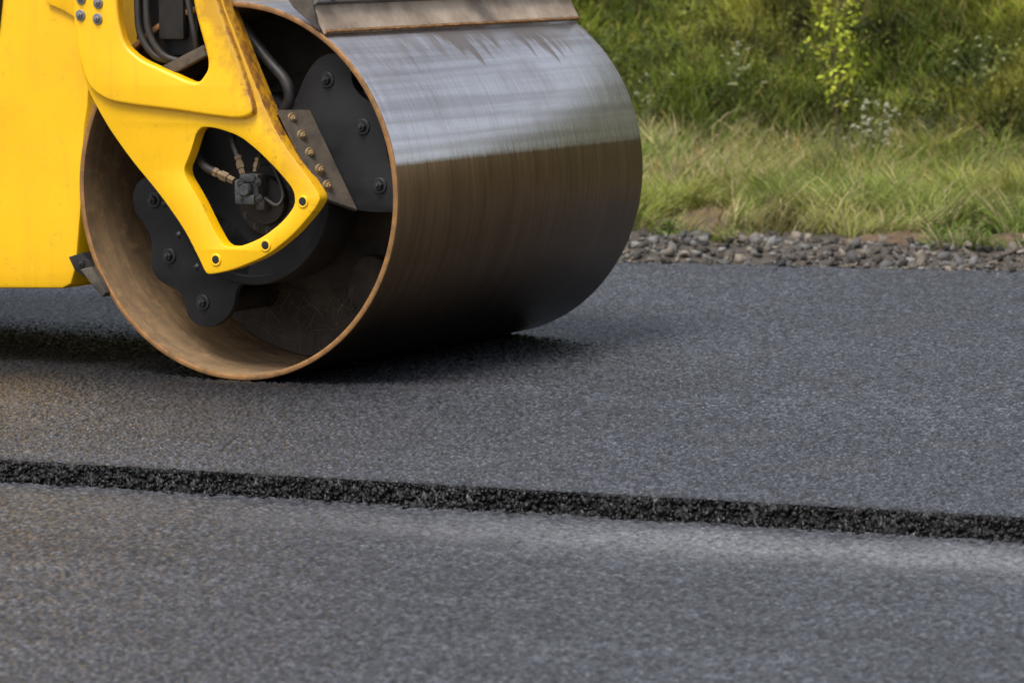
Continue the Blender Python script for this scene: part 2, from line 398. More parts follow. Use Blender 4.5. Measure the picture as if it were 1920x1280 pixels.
# fork
fork_out = [(130,-260),(136,0),(142,96),(163,168),(200,236),(245,300),(300,366),(346,432),(374,488),(386,514),(400,514),(440,505),(500,480),(550,440),(586,398),(600,376),(598,364),(576,330),(542,286),(512,236),(488,182),(462,118),(439,58),(416,0),(399,-80),(360,-260)]
up_hole2 = [(200,-80),(200,30),(222,84),(262,114),(310,134),(352,154),(374,158),(390,132),(390,108),(365,20),(352,-80)]
low_hole = [(372,238),(404,240),(448,255),(482,282),(520,320),(550,356),(553,384),(530,415),(492,445),(452,462),(420,463),(402,434),(372,372),(342,322),(356,290)]
fork = plate('fork', LL(fork_out, -.07), [LL(up_hole2, -.07), LL(low_hole, -.07)], -.07, -.02, M_YELR, roller, .006, 2, label='yellow fork frame with two openings and rust on its right edge')
slab_out = [(130,-260),(138,0),(143,96),(163,164),(200,190),(245,198),(330,208),(400,219),(450,224),(476,214),(470,184),(446,112),(424,52),(405,0),(388,-80),(352,-260)]
up_hole = [(216,-80),(219,30),(232,84),(262,112),(305,131),(350,152),(372,156),(389,131),(390,108),(365,20),(350,-80)]
plate('outer_frame', LL(slab_out, -.096), [LL(up_hole, -.096)], -.096, -.062, M_YELR, fork, .012, 2, smooth=40, rounded=True)
plate('arm_web', LL([(399,-80),(416,0),(439,58),(462,118),(488,182),(508,226),(470,214),(430,110),(390,0),(376,-80)], -.025), [], -.025, .05, M_YELR, fork, .004, 1)
for a, b in ((152,-2),(184,6),(151,29),(183,36)): bolt(BOLT_Z, L3(a, b, -.098), fork)
for a, b in ((405,487),(498,460),(568,378)):
    x, y, z = L3(a, b, -.071); bm = bmesh.new()
    lathe_bm(bm, [(.021, .004), (.021, -.002), (.019,-.004), (.015, -.004), (.0125, .0005), (.001, .0005)], (x, y, z), 24)
    o = bobj('recessed_bolt', bm, M_YEL, fork, 40); bm = bmesh.new()
    lathe_bm(bm, [(.0145, -.0005), (.0145, -.0030), (.008, -.0035), (.001, -.0035)], (x, y, z), 12)
    bobj('bolt', bm, M_BOLT, fork, 30)
for a, b in ((309,382),(336,440),(370,500)): bolt(BOLT_S, L3(a, b, -.035), fork, math.radians(-60))

# chassis body
body_out = [(172,-420),(168,0),(166,186),(156,250),(152,380),(142,500),(130,541),(60,541),(-900,541),(-900,-420)]
body = plate('body_panel', LL(body_out, .05), [], .05, 1.65, M_YEL, roller, .012, 1, label='flat yellow body panel left of the drum')
plate('side_plate', LL([(84,-300),(78,4),(120,22),(158,46),(161,-300)], .03), [], .03, .052, M_YEL, body, .008, 1)
plate('side_plate', LL([(10,-300),(2,40),(-30,110),(-200,150),(-200,-300)], .035), [], .035, .052, M_BLK, body, .006, 1)  # black sheet standing in for a dark gap beside the panel
br = plate('scraper_bracket', LL([(128,482),(152,474),(166,488),(172,506),(160,520),(140,508)], -.02), [], -.02, .05, M_BLK2, roller, .004, 0)
plate('scraper_blade', LL([(150,505),(170,500),(184,520),(198,548),(192,557),(176,540)], -.03), [], -.03, .02, M_BROWN, br, .004, 0)
bolt(BOLT_S, L3(152,494,-.022), br)

# hydraulic motor and hoses
mc = L3(482, 372, .0); bm = bmesh.new()
lathe_bm(bm, [(.125, .10), (.125, .06), (.12, .055), (.085, .052), (.08, .03), (.055, .028), (.001, .028)], (mc[0]+.01, 0, mc[2]-.01), 40)
motor = bobj('hydraulic_motor', bm, M_BLK, roller, 30)
bm = bmesh.new(); x, y, z = L3(470, 352, .0)
box_bm(bm, (x-.05,-.03,z-.035), (x+.05,.04,z+.03), .012); box_bm(bm, (x-.035,-.05,z-.055), (x+.045,.03,z-.02), .010)
box_bm(bm, (x-.02,-.042,z+.02), (x+.055,.02,z+.05), .010); lathe_bm(bm, [(.001,-.06),(.018,-.06),(.022,-.054),(.022,-.02)], (x+.01,0,z-.004), 18)
lathe_bm(bm, [(.001,-.05),(.012,-.05),(.015,-.045),(.015,-.01)], (x+.035,0,z+.035), 14); box_bm(bm, (x+.03,-.02,z-.075), (x+.065,.03,z-.03), .008)
bobj('valve_block', bm, M_MOTOR, motor, 35)
for k in range(7):
    a = -2.6+k*.52; bolt(BOLT_S, (mc[0]+.01+.102*math.cos(a), .054, mc[2]-.01+.102*math.sin(a)), motor)
for a, b in ((452,345),(484,342),(455,372),(486,372)): bolt(BOLT_S, L3(a, b, -.045), motor)
def fitting(p, q, r):
    p = Vector(p); q = Vector(q); bm = bmesh.new()
    tube_bm(bm, [p, q], r, 6); d = q-p; tube_bm(bm, [p+d*.3, p+d*.62], r*1.35, 6); tube_bm(bm, [p+d*.8, p+d*.97], r*1.25, 6)
    bobj('fitting', bm, M_BRASS, motor, 30)
fitting(L3(440,340,-.02), L3(402,322,-.01), .014); fitting(L3(455,326,-.02), L3(446,292,-.01), .011); fitting(L3(478,322,-.01), L3(484,296,.0), .009)
tube('hose', [L3(404,323,-.01), L3(384,312,.0), L3(372,290,.03), L3(372,250,.07), L3(390,200,.09)], .015, M_RUB, motor)
tube('hose', [L3(446,294,-.01), L3(438,270,.0), L3(436,245,.04), L3(445,200,.07)], .011, M_RUB, motor)
tube('hose', [L3(484,298,.0), L3(492,280,.03), L3(480,240,.06), L3(470,200,.08)], .009, M_RUB, motor)
tube('hose', [L3(496,372,-.01), L3(520,385,.0), L3(530,360,.03), L3(505,300,.06), L3(470,250,.08)], .007, M_RUB, motor)
tube('hose', [L3(440,30,.10), L3(500,110,.10), L3(534,150,.09), L3(543,185,.09), L3(530,215,.10)], .02, M_RUB, roller)
bm = bmesh.new(); x, y, z = L3(330, 40, .02); box_bm(bm, (x-.17,.02,z-.12), (x+.09,.09,z+.3), .015)
eng = bobj('service_box', bm, M_BLK, roller, 35)
bm = bmesh.new(); x, y, z = L3(318, 42, -.01); box_bm(bm, (x-.045,-.015,z-.06), (x+.06,.022,z+.2), .012); bobj('cover', bm, M_BLK2, eng, 35)
for off in (0, 17):
    tube('hose', [L3(258+off,-40,-.02), L3(258+off,20,-.03), L3(264+off,66,-.03), L3(290+off,104,-.02), L3(330+off,118,.0)], .0125, M_RUB, eng)
tube('hose', [L3(345,-40,-.02), L3(356,20,-.03), L3(366,70,-.03), L3(372,110,.0)], .010, M_RUB, eng)
quad_slab('bracket', [L3(296,128,-.03), L3(382,84,-.03), L3(388,104,-.03), L3(318,142,-.03)], (0,.03,0), M_BROWN, eng)

# front scraper on drum top
b0 = L(610, 64, 0); t0 = L(583, 11, 0); dx = Vector((t0[0]-b0[0], t0[1]-b0[1])); nrm = Vector((dx.y, -dx.x)).normalized()
rr = math.hypot(b0[0], b0[1]-R); k = (R+.003)/rr; b0 = (b0[0]*k, R+(b0[1]-R)*k); t0 = (b0[0]+dx.x, b0[1]+dx.y)
def strip(name, sec, ya, yb, mat, parent, n=60, wob=0.0, **kw):
    bm = bmesh.new(); prev = None
    for i in range(n+1):
        y = ya+(yb-ya)*i/n
        ring = [bm.verts.new((p[0]+random.uniform(-wob,wob), y, p[1]+random.uniform(-wob,wob))) for p in sec]
        if prev:
            for q in range(len(sec)): bm.faces.new((prev[q], prev[(q+1)%len(sec)], ring[(q+1)%len(sec)], ring[q]))
        else: bm.faces.new(ring)
        prev = ring
    bm.faces.new(prev[::-1]); return bobj(name, bm, mat, parent, 35, **kw)
T = .014; b_ = Vector(b0); t_ = Vector(t0)
sc = strip('scraper', [b_, b_+nrm*.004, b_+dx*.1+nrm*T, t_+nrm*T, t_], -.005, LEN+.005, M_SCR, roller, n=140, wob=.0006, label='worn tan scraper board along the top of the drum')
strip('scraper_lip', [b_+nrm*.004+dx*.0, b_+nrm*.017+dx*.01, b_+nrm*.017+dx*.06, b_+nrm*.012+dx*.10], -.004, LEN+.004, M_RIM, sc, n=160, wob=.0016)
u2 = Vector((-.08, .30)); q0 = t_+nrm*(T+.004)-dx*.06
pn = strip('upper_panel', [q0, q0+nrm*.02, q0+nrm*.02+u2, q0+u2], -.012, LEN+.012, M_PANEL, roller, n=4, label='grey upper panel above the scraper')
for i in range(9):
    p = q0+nrm*.021+u2*.055
    bolt(BOLT_S, (p.x, .08+i*.20, p.y), pn, math.radians(75))
p = q0+nrm*.022+u2*.02
bm = bmesh.new(); box_bm(bm, (p.x-.01, 1.03, p.y-.012), (p.x+.035, 1.10, p.y+.05), .006); box_bm(bm, (p.x+.0, .96, p.y+.015), (p.x+.02, 1.04, p.y+.028), .004)
bobj('latch', bm, M_BLK, pn, 35)
quad_slab('end_plate', [(b_.x-.015,-.016,b_.y+.012), (t_.x+.02,-.016,t_.y), (t_.x-.03,-.016,t_.y+.3), (t_.x-.3,-.016,t_.y+.3), (t_.x-.06,-.016,t_.y-.005)], (0,.012,0), M_BROWN, pn)

# ------------------------------------------------------------------ ROADS
def blur(a):
    a = (np.roll(a,1,0)+2*a+np.roll(a,-1,0))/4; return (np.roll(a,1,1)+2*a+np.roll(a,-1,1))/4
def nrmz(a): return a/a.std()
def gridfaces(nu, nv, base=0):
    i = np.arange(nv-1)[:,None]*nu + np.arange(nu-1)[None,:]; i = i.ravel()+base
    return np.stack([i, i+1, i+nu+1, i+nu], 1)
STEP = .066
A0 = ground(1180, 491); A1 = ground(1920, 508); AE = (A1-A0).normalized(); AN = Vector((-AE.y, AE.x, 0))
if AN.y < 0: AN = -AN
def edge_y(x): return E0.y + (x-E0.x)*ES.y/ES.x
def far_y(x): return A0.y + (x-A0.x)*AE.y/AE.x
NU, NV = 1080, 880
u = np.linspace(0,1,NU)[None,:]; v = np.linspace(0,1,NV)[:,None]
xl0, xr0 = -1.8, 1.65; xl1, xr1 = -2.7, 2.9
X = (xl0+(xl1-xl0)*v) + ((xr0-xl0)+((xr1-xl1)-(xr0-xl0))*v)*u
Y = edge_y(X) + (far_y(X)-edge_y(X))*(v**1.15)
hgt = nrmz(blur(rng.normal(0, 1, (NV, NU)))); hgt2 = nrmz(blur(blur(rng.normal(0,1,(NV,NU)))))
fade = np.minimum(1, np.minimum(u, 1-u)*40)*np.minimum(1, (v+.004)*80)*np.minimum(1, (1-v)*60)
de = Y-edge_y(X)
Z = np.clip(hgt*.0024+hgt2*.0009, -.0068, .0044)*fade - .006*np.exp(-(de/.014))
glint = (rng.random((NV,NU)) < .035)*rng.uniform(.6,2.6,(NV,NU))
tn = (np.clip(1+.50*hgt+.26*hgt2, .12, 3.2)*fade+glint*fade+(1-fade))*(.12+.88*np.clip((de+nrmz(blur(blur(rng.normal(0,1,(NV,NU)))))*.010+.002)/.022,0,1))
jit = np.exp(-(de/.01))*nrmz(blur(blur(blur(rng.normal(0,1,(NV,NU))))))*.005
V1 = np.stack([X, Y+jit, Z], -1).reshape(-1,3); F1 = gridfaces(NU, NV)
def far_pt(p, dv, s, z): q = p + dv*s; return (q.x, q.y, z)
sheet = np.array([far_pt(E0+EN*.06, ES, -60, -.012), far_pt(E0+EN*.06, ES, 60, -.012), far_pt(A0+AN*.3, AE, 60, -.008), far_pt(A0+AN*.3, AE, -60, -.008)])
nb = len(V1); V1 = np.concatenate([V1, sheet]); F1 = np.concatenate([F1, [[nb, nb+1, nb+2, nb+3]]])
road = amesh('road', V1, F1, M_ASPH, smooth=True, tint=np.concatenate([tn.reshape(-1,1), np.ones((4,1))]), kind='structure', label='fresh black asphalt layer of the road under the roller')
NS, NR = 1500, 14
s = np.linspace(-1.6, 4.8, NS)[None,:]; w = np.linspace(0,1,NR)[:,None]
lowf = np.interp(s, np.linspace(-1.6,4.8,110), rng.normal(0,.007,110))
out = lowf*np.minimum(1,w*2+.3) + .012 + .030*w**1.2; nz = blur(rng.normal(0,1,(NR,NS))); nz2 = blur(rng.normal(0,1,(NR,NS)))
out = out + nz*.011*np.minimum(1,w*5+.2); zz = -.006 - w*(STEP-.000) + nz2*.006*np.minimum(1, w*4)
XX = E0.x + ES.x*s - EN.x*(out-.014); YY = E0.y + ES.y*s - EN.y*(out-.014)
V2 = np.stack([XX+0*w, YY+0*w, zz+0*s], -1).reshape(-1,3); F2 = gridfaces(NS, NR)
def rock_variants(n, pts=8):
    out = []
    for _ in range(n):
        bm = bmesh.new(); ax = Vector((1, random.uniform(.45,.9), random.uniform(.3,.8)))
        for _ in range(pts):
            q = [random.choice((-1,1))*random.uniform(.45,.85) for c in range(3)]
            bm.verts.new((q[0]*ax.x+random.gauss(0,.1), q[1]*ax.y+random.gauss(0,.1), q[2]*ax.z+random.gauss(0,.08)))
        r = bmesh.ops.convex_hull(bm, input=bm.verts)
        bmesh.ops.delete(bm, geom=[g for g in r['geom_interior'] if isinstance(g, bmesh.types.BMVert)], context='VERTS')
        bmesh.ops.triangulate(bm, faces=bm.faces); bm.verts.index_update()
        out.append((np.array([v.co[:] for v in bm.verts]), np.array([[v.index for v in f.verts] for f in bm.faces]))); bm.free()
    return out
RV = rock_variants(40)
def rocks(P, size, tint, tilt=.5):
    Vs, Fs, Ts = [], [], []; base = 0
    for p, sz, t in zip(P, size, tint):
        vv, ff = random.choice(RV); q = Matrix.Rotation(random.uniform(0,6.28),3,'Z') @ Matrix.Rotation(random.gauss(0,tilt),3,'X') @ Matrix.Rotation(random.gauss(0,tilt),3,'Y')
        vv = (vv*sz) @ np.array(q).T + p
        Vs.append(vv); Fs.append(ff+base); Ts.append(np.repeat(t[None], len(vv), 0)); base += len(vv)
    return np.concatenate(Vs), np.concatenate(Fs), np.concatenate(Ts)
n = 5600; ss = rng.uniform(-1.5,4.7,n); ww = np.where(rng.random(n)<.25, rng.uniform(.02,.14,n), rng.uniform(.03,1.03,n))
lo = np.interp(ss, s[0], lowf[0]); wc = np.clip(ww,0,2)
oo = lo*np.minimum(1,wc*2+.3) + .012 + .030*wc**1.2 - .014 + rng.normal(0,.005,n) + (ww>.93)*np.abs(rng.normal(0,.02,n))
P = np.stack([E0.x+ES.x*ss-EN.x*oo, E0.y+ES.y*ss-EN.y*oo, -.008-np.clip(ww,-.02,2)*(STEP-.006)], -1)
szs = np.clip(rng.lognormal(-4.68,.38,n),.004,.017); szs = np.where(ww<.14, np.minimum(szs,.008), szs)
RVv, RVf, RVt = rocks(P, szs, np.repeat(rng.uniform(.15,1.0,(n,1))**3*3.2,3,1), 1.5)
V2t = np.concatenate([V2, RVv]); tv2 = np.concatenate([np.ones((len(V2),3))*.4, RVt])
F2t = np.concatenate([np.concatenate([F2[:,[0,1,2]], F2[:,[0,2,3]]]), RVf+len(V2)])
amesh('broken_edge', V2t, F2t, M_EDGE, road, tint=tv2, label='crumbly black edge of the upper asphalt layer')
NU, NV = 760, 700; u = np.linspace(0,1,NU)[None,:]; v = np.linspace(0,1,NV)[:,None]
X = (-1.3-.6*v) + (2.5+1.3*v)*u; Y = 6.2 + (edge_y(X)+.10-6.2)*v
hgt = nrmz(blur(rng.normal(0,1,(NV,NU)))); hgt2 = nrmz(blur(blur(rng.normal(0,1,(NV,NU))))); fade = np.minimum(1, np.minimum(u,1-u)*40)*np.minimum(1,v*40)*np.minimum(1,(1-v)*60)
V3 = np.stack([X, Y, -STEP+np.clip(hgt*.0016+hgt2*.0007,-.0045,.0036)*fade], -1).reshape(-1,3)
tn = np.clip(1+.36*hgt+.18*hgt2, .15, 3.0)*fade+(1-fade)
zl = -STEP-.007
sheet = np.array([far_pt(E0-EN*30, ES, -60, zl), far_pt(E0-EN*30, ES, 60, zl), far_pt(E0+EN*.12, ES, 60, zl), far_pt(E0+EN*.12, ES, -60, zl)])
nb = len(V3); amesh('lower_road', np.concatenate([V3, sheet]), np.concatenate([gridfaces(NU,NV), [[nb,nb+1,nb+2,nb+3]]]), M_ASPL, smooth=True, tint=np.concatenate([tn.reshape(-1,1), np.ones((4,1))]), kind='structure', label='older grey asphalt layer in the foreground')
g = 700.0; amesh('ground', [(-g,-g,-.10),(g,-g,-.10),(g,g,-.10),(-g,g,-.10)], [[0,1,2,3]], M_SOIL, kind='structure')

# ------------------------------------------------------------------ verge, hill
HB = 3.6
def prof(d):
    z = -.03 + .08*np.clip(d/.40,0,1) + .10*np.clip((d-.45)/3.0,0,1)
    h = np.clip(d-HB, 0, None); return z + np.minimum(h*.5, 6.5) + np.clip(h-13,0,None)*.05
def wav(x, y): return .05*np.sin(x*1.7+y*.9)+.04*np.sin(x*3.1-y*2.3+1)+.03*np.sin(x*5.3+y*4.1+2)
def terr(x, y):
    d = (x-A0.x)*AN.x + (y-A0.y)*AN.y
    return prof(d) + wav(x,y)*np.clip((d-.8)/3,0,1)
dd = np.concatenate([np.linspace(-.03,1,18), np.linspace(1.15,9,55), np.linspace(9.6,22,16), [30,45]]); sv = np.concatenate([np.linspace(-60,-9,20), np.linspace(-8.7,9,120), np.linspace(9.6,60,24)])
D, S = np.meshgrid(dd, sv, indexing='ij'); TX = A0.x+AE.x*S+AN.x*D; TY = A0.y+AE.y*S+AN.y*D
amesh('hill', np.stack([TX, TY, terr(TX,TY)+rng.normal(0,.012,TX.shape)*(D>.8)], -1).reshape(-1,3), gridfaces(len(sv), len(dd)), M_SOIL, smooth=True, kind='structure', label='overgrown green slope rising behind the road')
dd = np.linspace(-.06,.9,40); sv = np.linspace(-6,7,400); D, S = np.meshgrid(dd, sv, indexing='ij'); TX = A0.x+AE.x*S+AN.x*D; TY = A0.y+AE.y*S+AN.y*D
amesh('gravel_verge', np.stack([TX,TY,terr(TX,TY)+.012+rng.normal(0,.006,TX.shape)],-1).reshape(-1,3), gridfaces(len(sv),len(dd)), M_GBED, smooth=True, kind='structure')
n = 6200; s_ = rng.uniform(-3.0,4.2,n); d_ = np.where(rng.random(n)<.07, rng.uniform(-.25,0,n), rng.uniform(-.06,.62,n)); sz = np.clip(rng.lognormal(-4.6,.75,n),.004,.043)
sz[d_<-.06] *= .4
px_ = A0.x+AE.x*s_+AN.x*d_; py_ = A0.y+AE.y*s_+AN.y*d_; pz_ = np.where(d_<-.03, 0.0, terr(px_,py_)+.012)+sz*.3
br_ = (rng.random(n)<.5)[:,None]
gcol = (rng.uniform(.15,.46,n)**2)[:,None]*np.where(br_, np.array([[1.02,.88,.72]]), np.array([[1,.98,.96]]))
v_, f_, t_c = rocks(np.stack([px_,py_,pz_],-1), sz, gcol, 1.1)
amesh('gravel', v_, f_, M_STONE, tint=t_c, kind='stuff', label='band of loose grey broken stones between asphalt and grass', category='gravel')

def wedge(n, y0, y1, d0, d1, p0=800, p1=2250):
    y = np.sqrt(rng.uniform(y0**2, y1**2, n)); x = (rng.uniform(p0,p1,n)-960)/F*y
    d = (x-A0.x)*AN.x+(y-A0.y)*AN.y; k = (d>d0)&(d<d1); return x[k], y[k], d[k]
def place(px, d):
    lo_, hi_ = 17.0, 40.0
    for _ in range(50):
        y = (lo_+hi_)/2; x = (px-960)/F*y; dd_ = (x-A0.x)*AN.x+(y-A0.y)*AN.y
        if dd_ < d: lo_ = y
        else: hi_ = y
    return x, y, float(terr(np.array([x]),np.array([y]))[0])
patches = []
for (ppx, pd, ra, rb, ph) in ((1310, 1.2, .22, .36, .04), (1700, .60, .26, .13, .04), (1905, .64, .18, .16, .04)):
    x, y, z = place(ppx, pd); patches.append((x, y, ra, rb))
    na, nr_ = 48, 14; Vp = []
    for i in range(nr_):
        for j in range(na):
            a = 2*math.pi*j/na; q = (i+.02)/(nr_-1); w_ = 1+.25*math.sin(3*a+ppx)+.12*math.sin(7*a+1)
            qx = x+AE.x*math.cos(a)*ra*q*w_+AN.x*math.sin(a)*rb*q*w_; qy = y+AE.y*math.cos(a)*ra*q*w_+AN.y*math.sin(a)*rb*q*w_
            Vp.append((qx, qy, float(terr(np.array([qx]),np.array([qy]))[0])+ph*(1-q**2)-.006*(q>.95)+.01+random.gauss(0,.007)*(q<.98)))
    Fp = [[i*na+j, i*na+(j+1)%na, (i+1)*na+(j+1)%na, (i+1)*na+j] for i in range(nr_-1) for j in range(na)]
    amesh('soil', Vp, Fp, M_DIRT, smooth=True, kind='structure')
def in_patch(x, y):
    k = np.zeros(len(x), bool)
    for cx, cy, ra, rb in patches:
        a = ((x-cx)*AE.x+(y-cy)*AE.y)/ra; b = ((x-cx)*AN.x+(y-cy)*AN.y)/rb; k |= (a*a+b*b) < .6+.6*rng.random(len(x))
    return k
def vnoise(x, y, s, seed):
    r = np.random.default_rng(seed); g = r.random((64,64)); X_ = x*s; Y_ = y*s; xi = np.floor(X_).astype(int); yi = np.floor(Y_).astype(int)
    fx = X_-xi; fy = Y_-yi; fx = fx*fx*(3-2*fx); fy = fy*fy*(3-2*fy); G = lambda a,b: g[a%64, b%64]
    return (G(xi,yi)*(1-fx)+G(xi+1,yi)*fx)*(1-fy)+(G(xi,yi+1)*(1-fx)+G(xi+1,yi+1)*fx)*fy
def blades(x, y, z, h, w, lean, az, col, droop=1.6):
    n = len(x); tt = np.array([0,.35,.7,1.0]); wd = np.array([1,.85,.55,.0])
    dx_, dy_ = np.cos(az), np.sin(az); fa = rng.uniform(0,6.28,n); sx, sy = np.cos(fa), np.sin(fa)
    Vs = np.zeros((n,7,3))
    for i, (t, k) in enumerate(zip(tt, wd)):
        off = h*lean*t**droop; hz_ = h*t*np.sqrt(np.clip(1-(lean*t**(droop-1))**2*.8, .08, 1))
        cx, cy, cz = x+dx_*off, y+dy_*off, z+hz_
        if i < 3:
            Vs[:,2*i] = np.stack([cx-sx*w*k/2, cy-sy*w*k/2, cz],-1); Vs[:,2*i+1] = np.stack([cx+sx*w*k/2, cy+sy*w*k/2, cz],-1)
        else: Vs[:,6] = np.stack([cx,cy,cz],-1)
    f = np.array([[0,1,3],[0,3,2],[2,3,5],[2,5,4],[4,5,6]]); Fs = (np.arange(n)[:,None,None]*7+f[None]).reshape(-1,3)
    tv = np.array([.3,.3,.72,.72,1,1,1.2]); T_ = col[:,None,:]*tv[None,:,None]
    return Vs.reshape(-1,3), Fs, T_.reshape(-1,3)
def leaves(P, size, col, upb=.5):
    n = len(P); nr = rng.normal(0,1,(n,3)); nr[:,2] = np.abs(nr[:,2])+upb; nr /= np.linalg.norm(nr,axis=1)[:,None]
    a = np.cross(nr, rng.normal(0,1,(n,3))); a /= np.linalg.norm(a,axis=1)[:,None]; b = np.cross(nr, a); s_ = size[:,None]
    Vs = np.stack([P-a*s_, P+b*s_*.42-a*s_*.1+nr*s_*.12, P+a*s_, P-b*s_*.42-a*s_*.1+nr*s_*.12],1)
    Fs = (np.arange(n)[:,None,None]*4+np.array([[0,1,2],[0,2,3]])[None]).reshape(-1,3)
    return Vs.reshape(-1,3), Fs, np.repeat(col,4,0)
def merge(parts):
    Vs, Fs, Ts, b = [], [], [], 0
    for v_, f_, t_ in parts: Vs.append(v_); Fs.append(f_+b); Ts.append(t_); b += len(v_)
    return np.concatenate(Vs), np.concatenate(Fs), np.concatenate(Ts)
G1 = np.array([.16,.23,.036]); G2 = np.array([.335,.35,.08]); DRY = np.array([.58,.48,.27])
def gcolor(x, y, dryp):
    k = np.clip(vnoise(x,y,1.3,1)*1.4-.2+rng.normal(0,.15,len(x)),0,1)[:,None]; c = G1*(1-k)+G2*k
    dk = (rng.random(len(x)) < dryp)[:,None]; c = np.where(dk, DRY*rng.uniform(.6,1.1,(len(x),1)), c)
    return c*rng.uniform(.55,1.4,(len(x),1))
# verge grass: flattened and tangled, the front tufts lean over the gravel
x, y, d = wedge(230000, 18.2, 25, .34, HB+.3)
keep = (d > .55+.9*vnoise(x,y,4.0,4)-.43) & ~((vnoise(x,y,1.5,9) > .74) & (d < 1.3) & (rng.random(len(x))<.85)) & ~in_patch(x,y)
x, y, d = x[keep], y[keep], d[keep]; n = len(x)
clump = vnoise(x,y,3.6,2)*.5+vnoise(x,y,8,22)*.5
hh = (.03+.19*clump)*rng.uniform(.5,1.4,n)*np.clip(d+.1,.6,1)
az = vnoise(x,y,2.6,3)*10+rng.normal(0,.9,n)
c = gcolor(x,y,.08+.6*np.clip(vnoise(x,y,1.6,6)-.25,0,1))*(.4+1.15*(vnoise(x,y,3.3,31)*.45+vnoise(x,y,9,32)*.55))[:,None]
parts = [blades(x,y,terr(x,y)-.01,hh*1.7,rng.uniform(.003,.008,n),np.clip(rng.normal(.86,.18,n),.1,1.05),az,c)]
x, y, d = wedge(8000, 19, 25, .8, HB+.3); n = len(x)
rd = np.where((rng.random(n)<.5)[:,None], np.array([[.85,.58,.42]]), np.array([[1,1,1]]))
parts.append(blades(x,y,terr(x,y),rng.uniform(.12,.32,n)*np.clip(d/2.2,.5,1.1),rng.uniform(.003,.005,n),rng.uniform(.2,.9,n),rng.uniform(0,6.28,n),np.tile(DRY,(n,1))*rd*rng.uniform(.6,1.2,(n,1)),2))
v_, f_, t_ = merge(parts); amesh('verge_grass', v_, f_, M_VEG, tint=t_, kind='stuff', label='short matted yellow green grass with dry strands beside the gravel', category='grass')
# hill cover
x, y, d = wedge(150000, 21, 30, HB, 8.4); n = len(x); k = vnoise(x,y,1.8,12)
mot = vnoise(x,y,2.2,14)*.5+vnoise(x,y,6.5,15)*.5
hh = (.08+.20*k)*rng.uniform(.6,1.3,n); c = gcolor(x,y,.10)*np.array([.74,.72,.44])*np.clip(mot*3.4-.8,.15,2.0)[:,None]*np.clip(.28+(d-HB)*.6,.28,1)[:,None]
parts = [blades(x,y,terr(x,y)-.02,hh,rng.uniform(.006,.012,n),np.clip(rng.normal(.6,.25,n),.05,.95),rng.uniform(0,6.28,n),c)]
cx, cy, cdd = wedge(4200, 21, 30, HB+.1, 8.4)
for i in range(len(cx)):
    m_ = random.randint(30,80); rad = random.uniform(.05,.17); ht = random.uniform(.06,.22)
    q = rng.normal(0,1,(m_,3)); q /= np.linalg.norm(q,axis=1)[:,None]; q *= rng.uniform(.4,1.1,(m_,1))**.5
    P = np.stack([cx[i]+q[:,0]*rad, cy[i]+q[:,1]*rad, np.abs(q[:,2])*ht],-1); P[:,2] += terr(P[:,0],P[:,1])
    zone = float(vnoise(np.array([cx[i]]),np.array([cy[i]]),1.3,40)[0]); rr_ = random.random()*.6+zone*.7
    base = np.array([.042,.066,.011]) if rr_ < .58 else (np.array([.125,.142,.02]) if rr_ < .86 else np.array([.22,.22,.042]))
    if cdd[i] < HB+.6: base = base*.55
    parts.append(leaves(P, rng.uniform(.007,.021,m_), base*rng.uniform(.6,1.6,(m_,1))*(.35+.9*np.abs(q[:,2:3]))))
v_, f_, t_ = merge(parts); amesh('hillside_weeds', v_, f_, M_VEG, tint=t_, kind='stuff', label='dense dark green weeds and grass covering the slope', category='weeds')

def root(name, loc, label, cat, group=None):
    o = bpy.data.objects.new(name, None); COL.objects.link(o); o.location = loc; o['label'] = label; o['category'] = cat
    if group: o['group'] = group
    return o
def solid(name, c): 
    m, nt, b = new_mat(name); n = noise(nt, objc(nt), 20, 3); link(nt, mix(nt, n, [q*.7 for q in c], [min(1,q*1.25) for q in c]), b, 'Base Color'); b.inputs['Roughness'].default_value = .7; return m
M_STEM = solid('brown_stem', (.09,.06,.035)); M_GST = solid('green_stem', (.09,.11,.03)); M_WHITE = solid('cream_white_petals', (.40,.40,.28)); M_CREAM = solid('cream_petals', (.32,.32,.19))
sx, sy, sz_ = place(1566, 3.75)
sap = root('sapling', (sx,sy,sz_), 'young sapling with bright yellow green leaves on the slope', 'sapling')
bm = bmesh.new(); tube_bm(bm, [(0,0,-.05),(.02,0,.3),(-.01,.02,.65),(.0,0,1.15)], .007, 7, .4)
LP = []
for i in range(36):
    z = random.uniform(.28,1.1); a = random.uniform(0,6.28); l = random.uniform(.06,.19)*(1.25-z*.35)
    e = Vector((math.cos(a)*l, math.sin(a)*l, z+l*random.uniform(.3,1.1))); tube_bm(bm, [(0.005,0,z), e*.5+Vector((0,0,z*.5)), e], .003, 4, n=3)
    for k in range(12):
        t = random.uniform(.25,1.08); LP.append((e.x*t+random.gauss(0,.018), e.y*t+random.gauss(0,.018), z+(e.z-z)*t+random.gauss(0,.02)))
bobj('trunk', bm, M_STEM, sap, 60)
n = len(LP); v_, f_, t_ = leaves(np.array(LP), rng.uniform(.012,.024,n), np.array([.50,.56,.045])*rng.uniform(.55,1.25,(n,1)), .2)
amesh('foliage', v_, f_, M_VEG, sap, tint=t_)
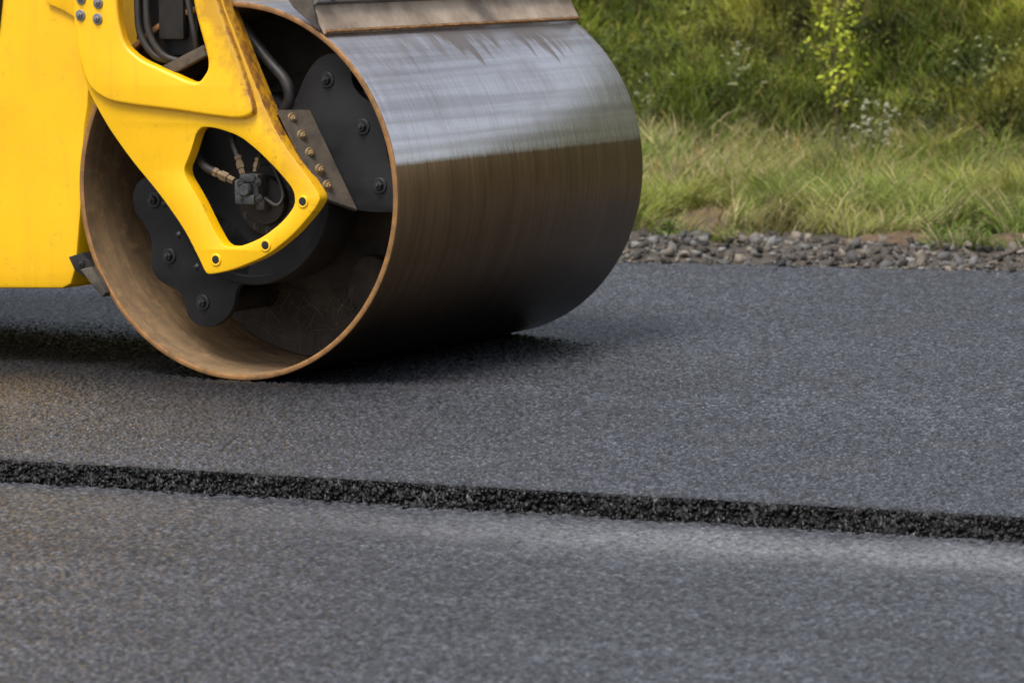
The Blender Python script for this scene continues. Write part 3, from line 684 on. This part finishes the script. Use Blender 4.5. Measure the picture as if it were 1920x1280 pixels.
def flower(px, d, h, nst, spread, label, mat, seed=0):
    random.seed(seed); x, y, z = place(px, d); o = root('wildflower', (x,y,z), label, 'wildflower')
    bs = bmesh.new(); LPs = []
    for i in range(nst):
        e = Vector((random.gauss(0,spread), random.gauss(0,spread), h*random.uniform(.45,1.1))); mid_ = Vector((e.x*.3,e.y*.3,e.z*.55))
        tube_bm(bs, [(0,0,-.03), mid_, e], .0022, 4, n=3)
        bh = bmesh.new()
        for k in range(random.randint(3,6)):
            p = e+Vector((random.gauss(0,.006), random.gauss(0,.006), random.gauss(0,.004)))
            bmesh.ops.create_icosphere(bh, subdivisions=1, radius=random.uniform(.005,.0075), matrix=Matrix.Translation(p) @ Matrix.Diagonal((1.2,1.2,.7,1)))
        bobj('flower_head', bh, mat, o, 60)
        for k in range(6):
            t = random.uniform(.1,.8); LPs.append((e.x*t+random.gauss(0,.03), e.y*t+random.gauss(0,.03), e.z*t))
    bobj('stems', bs, M_GST, o, 60)
    n = len(LPs); v_, f_, t_ = leaves(np.array(LPs), rng.uniform(.012,.025,n), np.array([.20,.22,.06])*rng.uniform(.6,1.2,(n,1)), .3); amesh('foliage', v_, f_, M_VEG, o, tint=t_)
flower(1650, 3.55, .38, 56, .075, 'tall creamy white wildflower plant right of the yellow green sapling', M_WHITE, seed=1)
flower(1382, 4.2, .38, 12, .07, 'sparse pale wildflower plant left of the yellow green sapling', M_CREAM, seed=2)
flower(1845, 4.3, .34, 8, .07, 'thin pale wildflower plant near the right edge of the slope', M_CREAM, seed=4)
flower(1225, 4.0, .3, 6, .06, 'small pale wildflower plant close beside the top of the drum', M_CREAM, seed=5)
def weed(px, d, h, m_, label, seed):
    random.seed(seed); x, y, z = place(px, d); o = root('weed', (x,y,z), label, 'weed'); bs = bmesh.new(); LPs = []
    for i in range(6):
        e = Vector((random.gauss(0,h*.45), random.gauss(0,h*.45), h*random.uniform(.6,1))); tube_bm(bs, [(0,0,-.02), e*.5+Vector((0,0,.03)), e], .003, 4, n=3)
        for k in range(m_//6):
            t = random.uniform(.25,1.05); LPs.append((e.x*t+random.gauss(0,.025), e.y*t+random.gauss(0,.025), e.z*t+random.gauss(0,.015)))
    bobj('stems', bs, M_GST, o, 60); n = len(LPs)
    v_, f_, t_ = leaves(np.array(LPs), rng.uniform(.014,.026,n), np.array([.13,.20,.03])*rng.uniform(.6,1.2,(n,1)), .6); amesh('foliage', v_, f_, M_VEG, o, tint=t_)
weed(1760, .66, .10, 60, 'low broad leaved green weed at the gravel edge', 8)
weed(1835, .58, .14, 54, 'green weed at the gravel edge near the right side', 9)
weed(1262, .66, .10, 48, 'small green weed at the gravel edge nearest the drum', 10)

# ------------------------------------------------------------------ light
w = bpy.data.worlds.new('World'); SC.world = w; w.use_nodes = True; nt = w.node_tree; bg = nt.nodes['Background']
sdir = Vector((-.30, -.46, .95)).normalized()
sky = nt.nodes.new('ShaderNodeTexSky'); sky.sky_type = 'NISHITA'; sky.sun_disc = False
sky.sun_elevation = math.asin(sdir.z); sky.sun_rotation = math.atan2(sdir.x, sdir.y); sky.dust_density = 4; sky.air_density = 1.0; sky.ozone_density = 1.0
hs = nt.nodes.new('ShaderNodeHueSaturation'); hs.inputs['Saturation'].default_value = .48; hs.inputs['Value'].default_value = 1.5
nt.links.new(sky.outputs[0], hs.inputs['Color']); nt.links.new(hs.outputs[0], bg.inputs['Color']); bg.inputs['Strength'].default_value = .15
sl = bpy.data.lights.new('sun', 'SUN'); sl.energy = 2.6; sl.angle = math.radians(24); sl.color = (1,.96,.91)
so = bpy.data.objects.new('sun', sl); COL.objects.link(so); so.rotation_euler = (-sdir).to_track_quat('-Z','Y').to_euler()
SC.view_settings.view_transform = 'Standard'; SC.view_settings.look = 'None'; SC.view_settings.exposure = 0
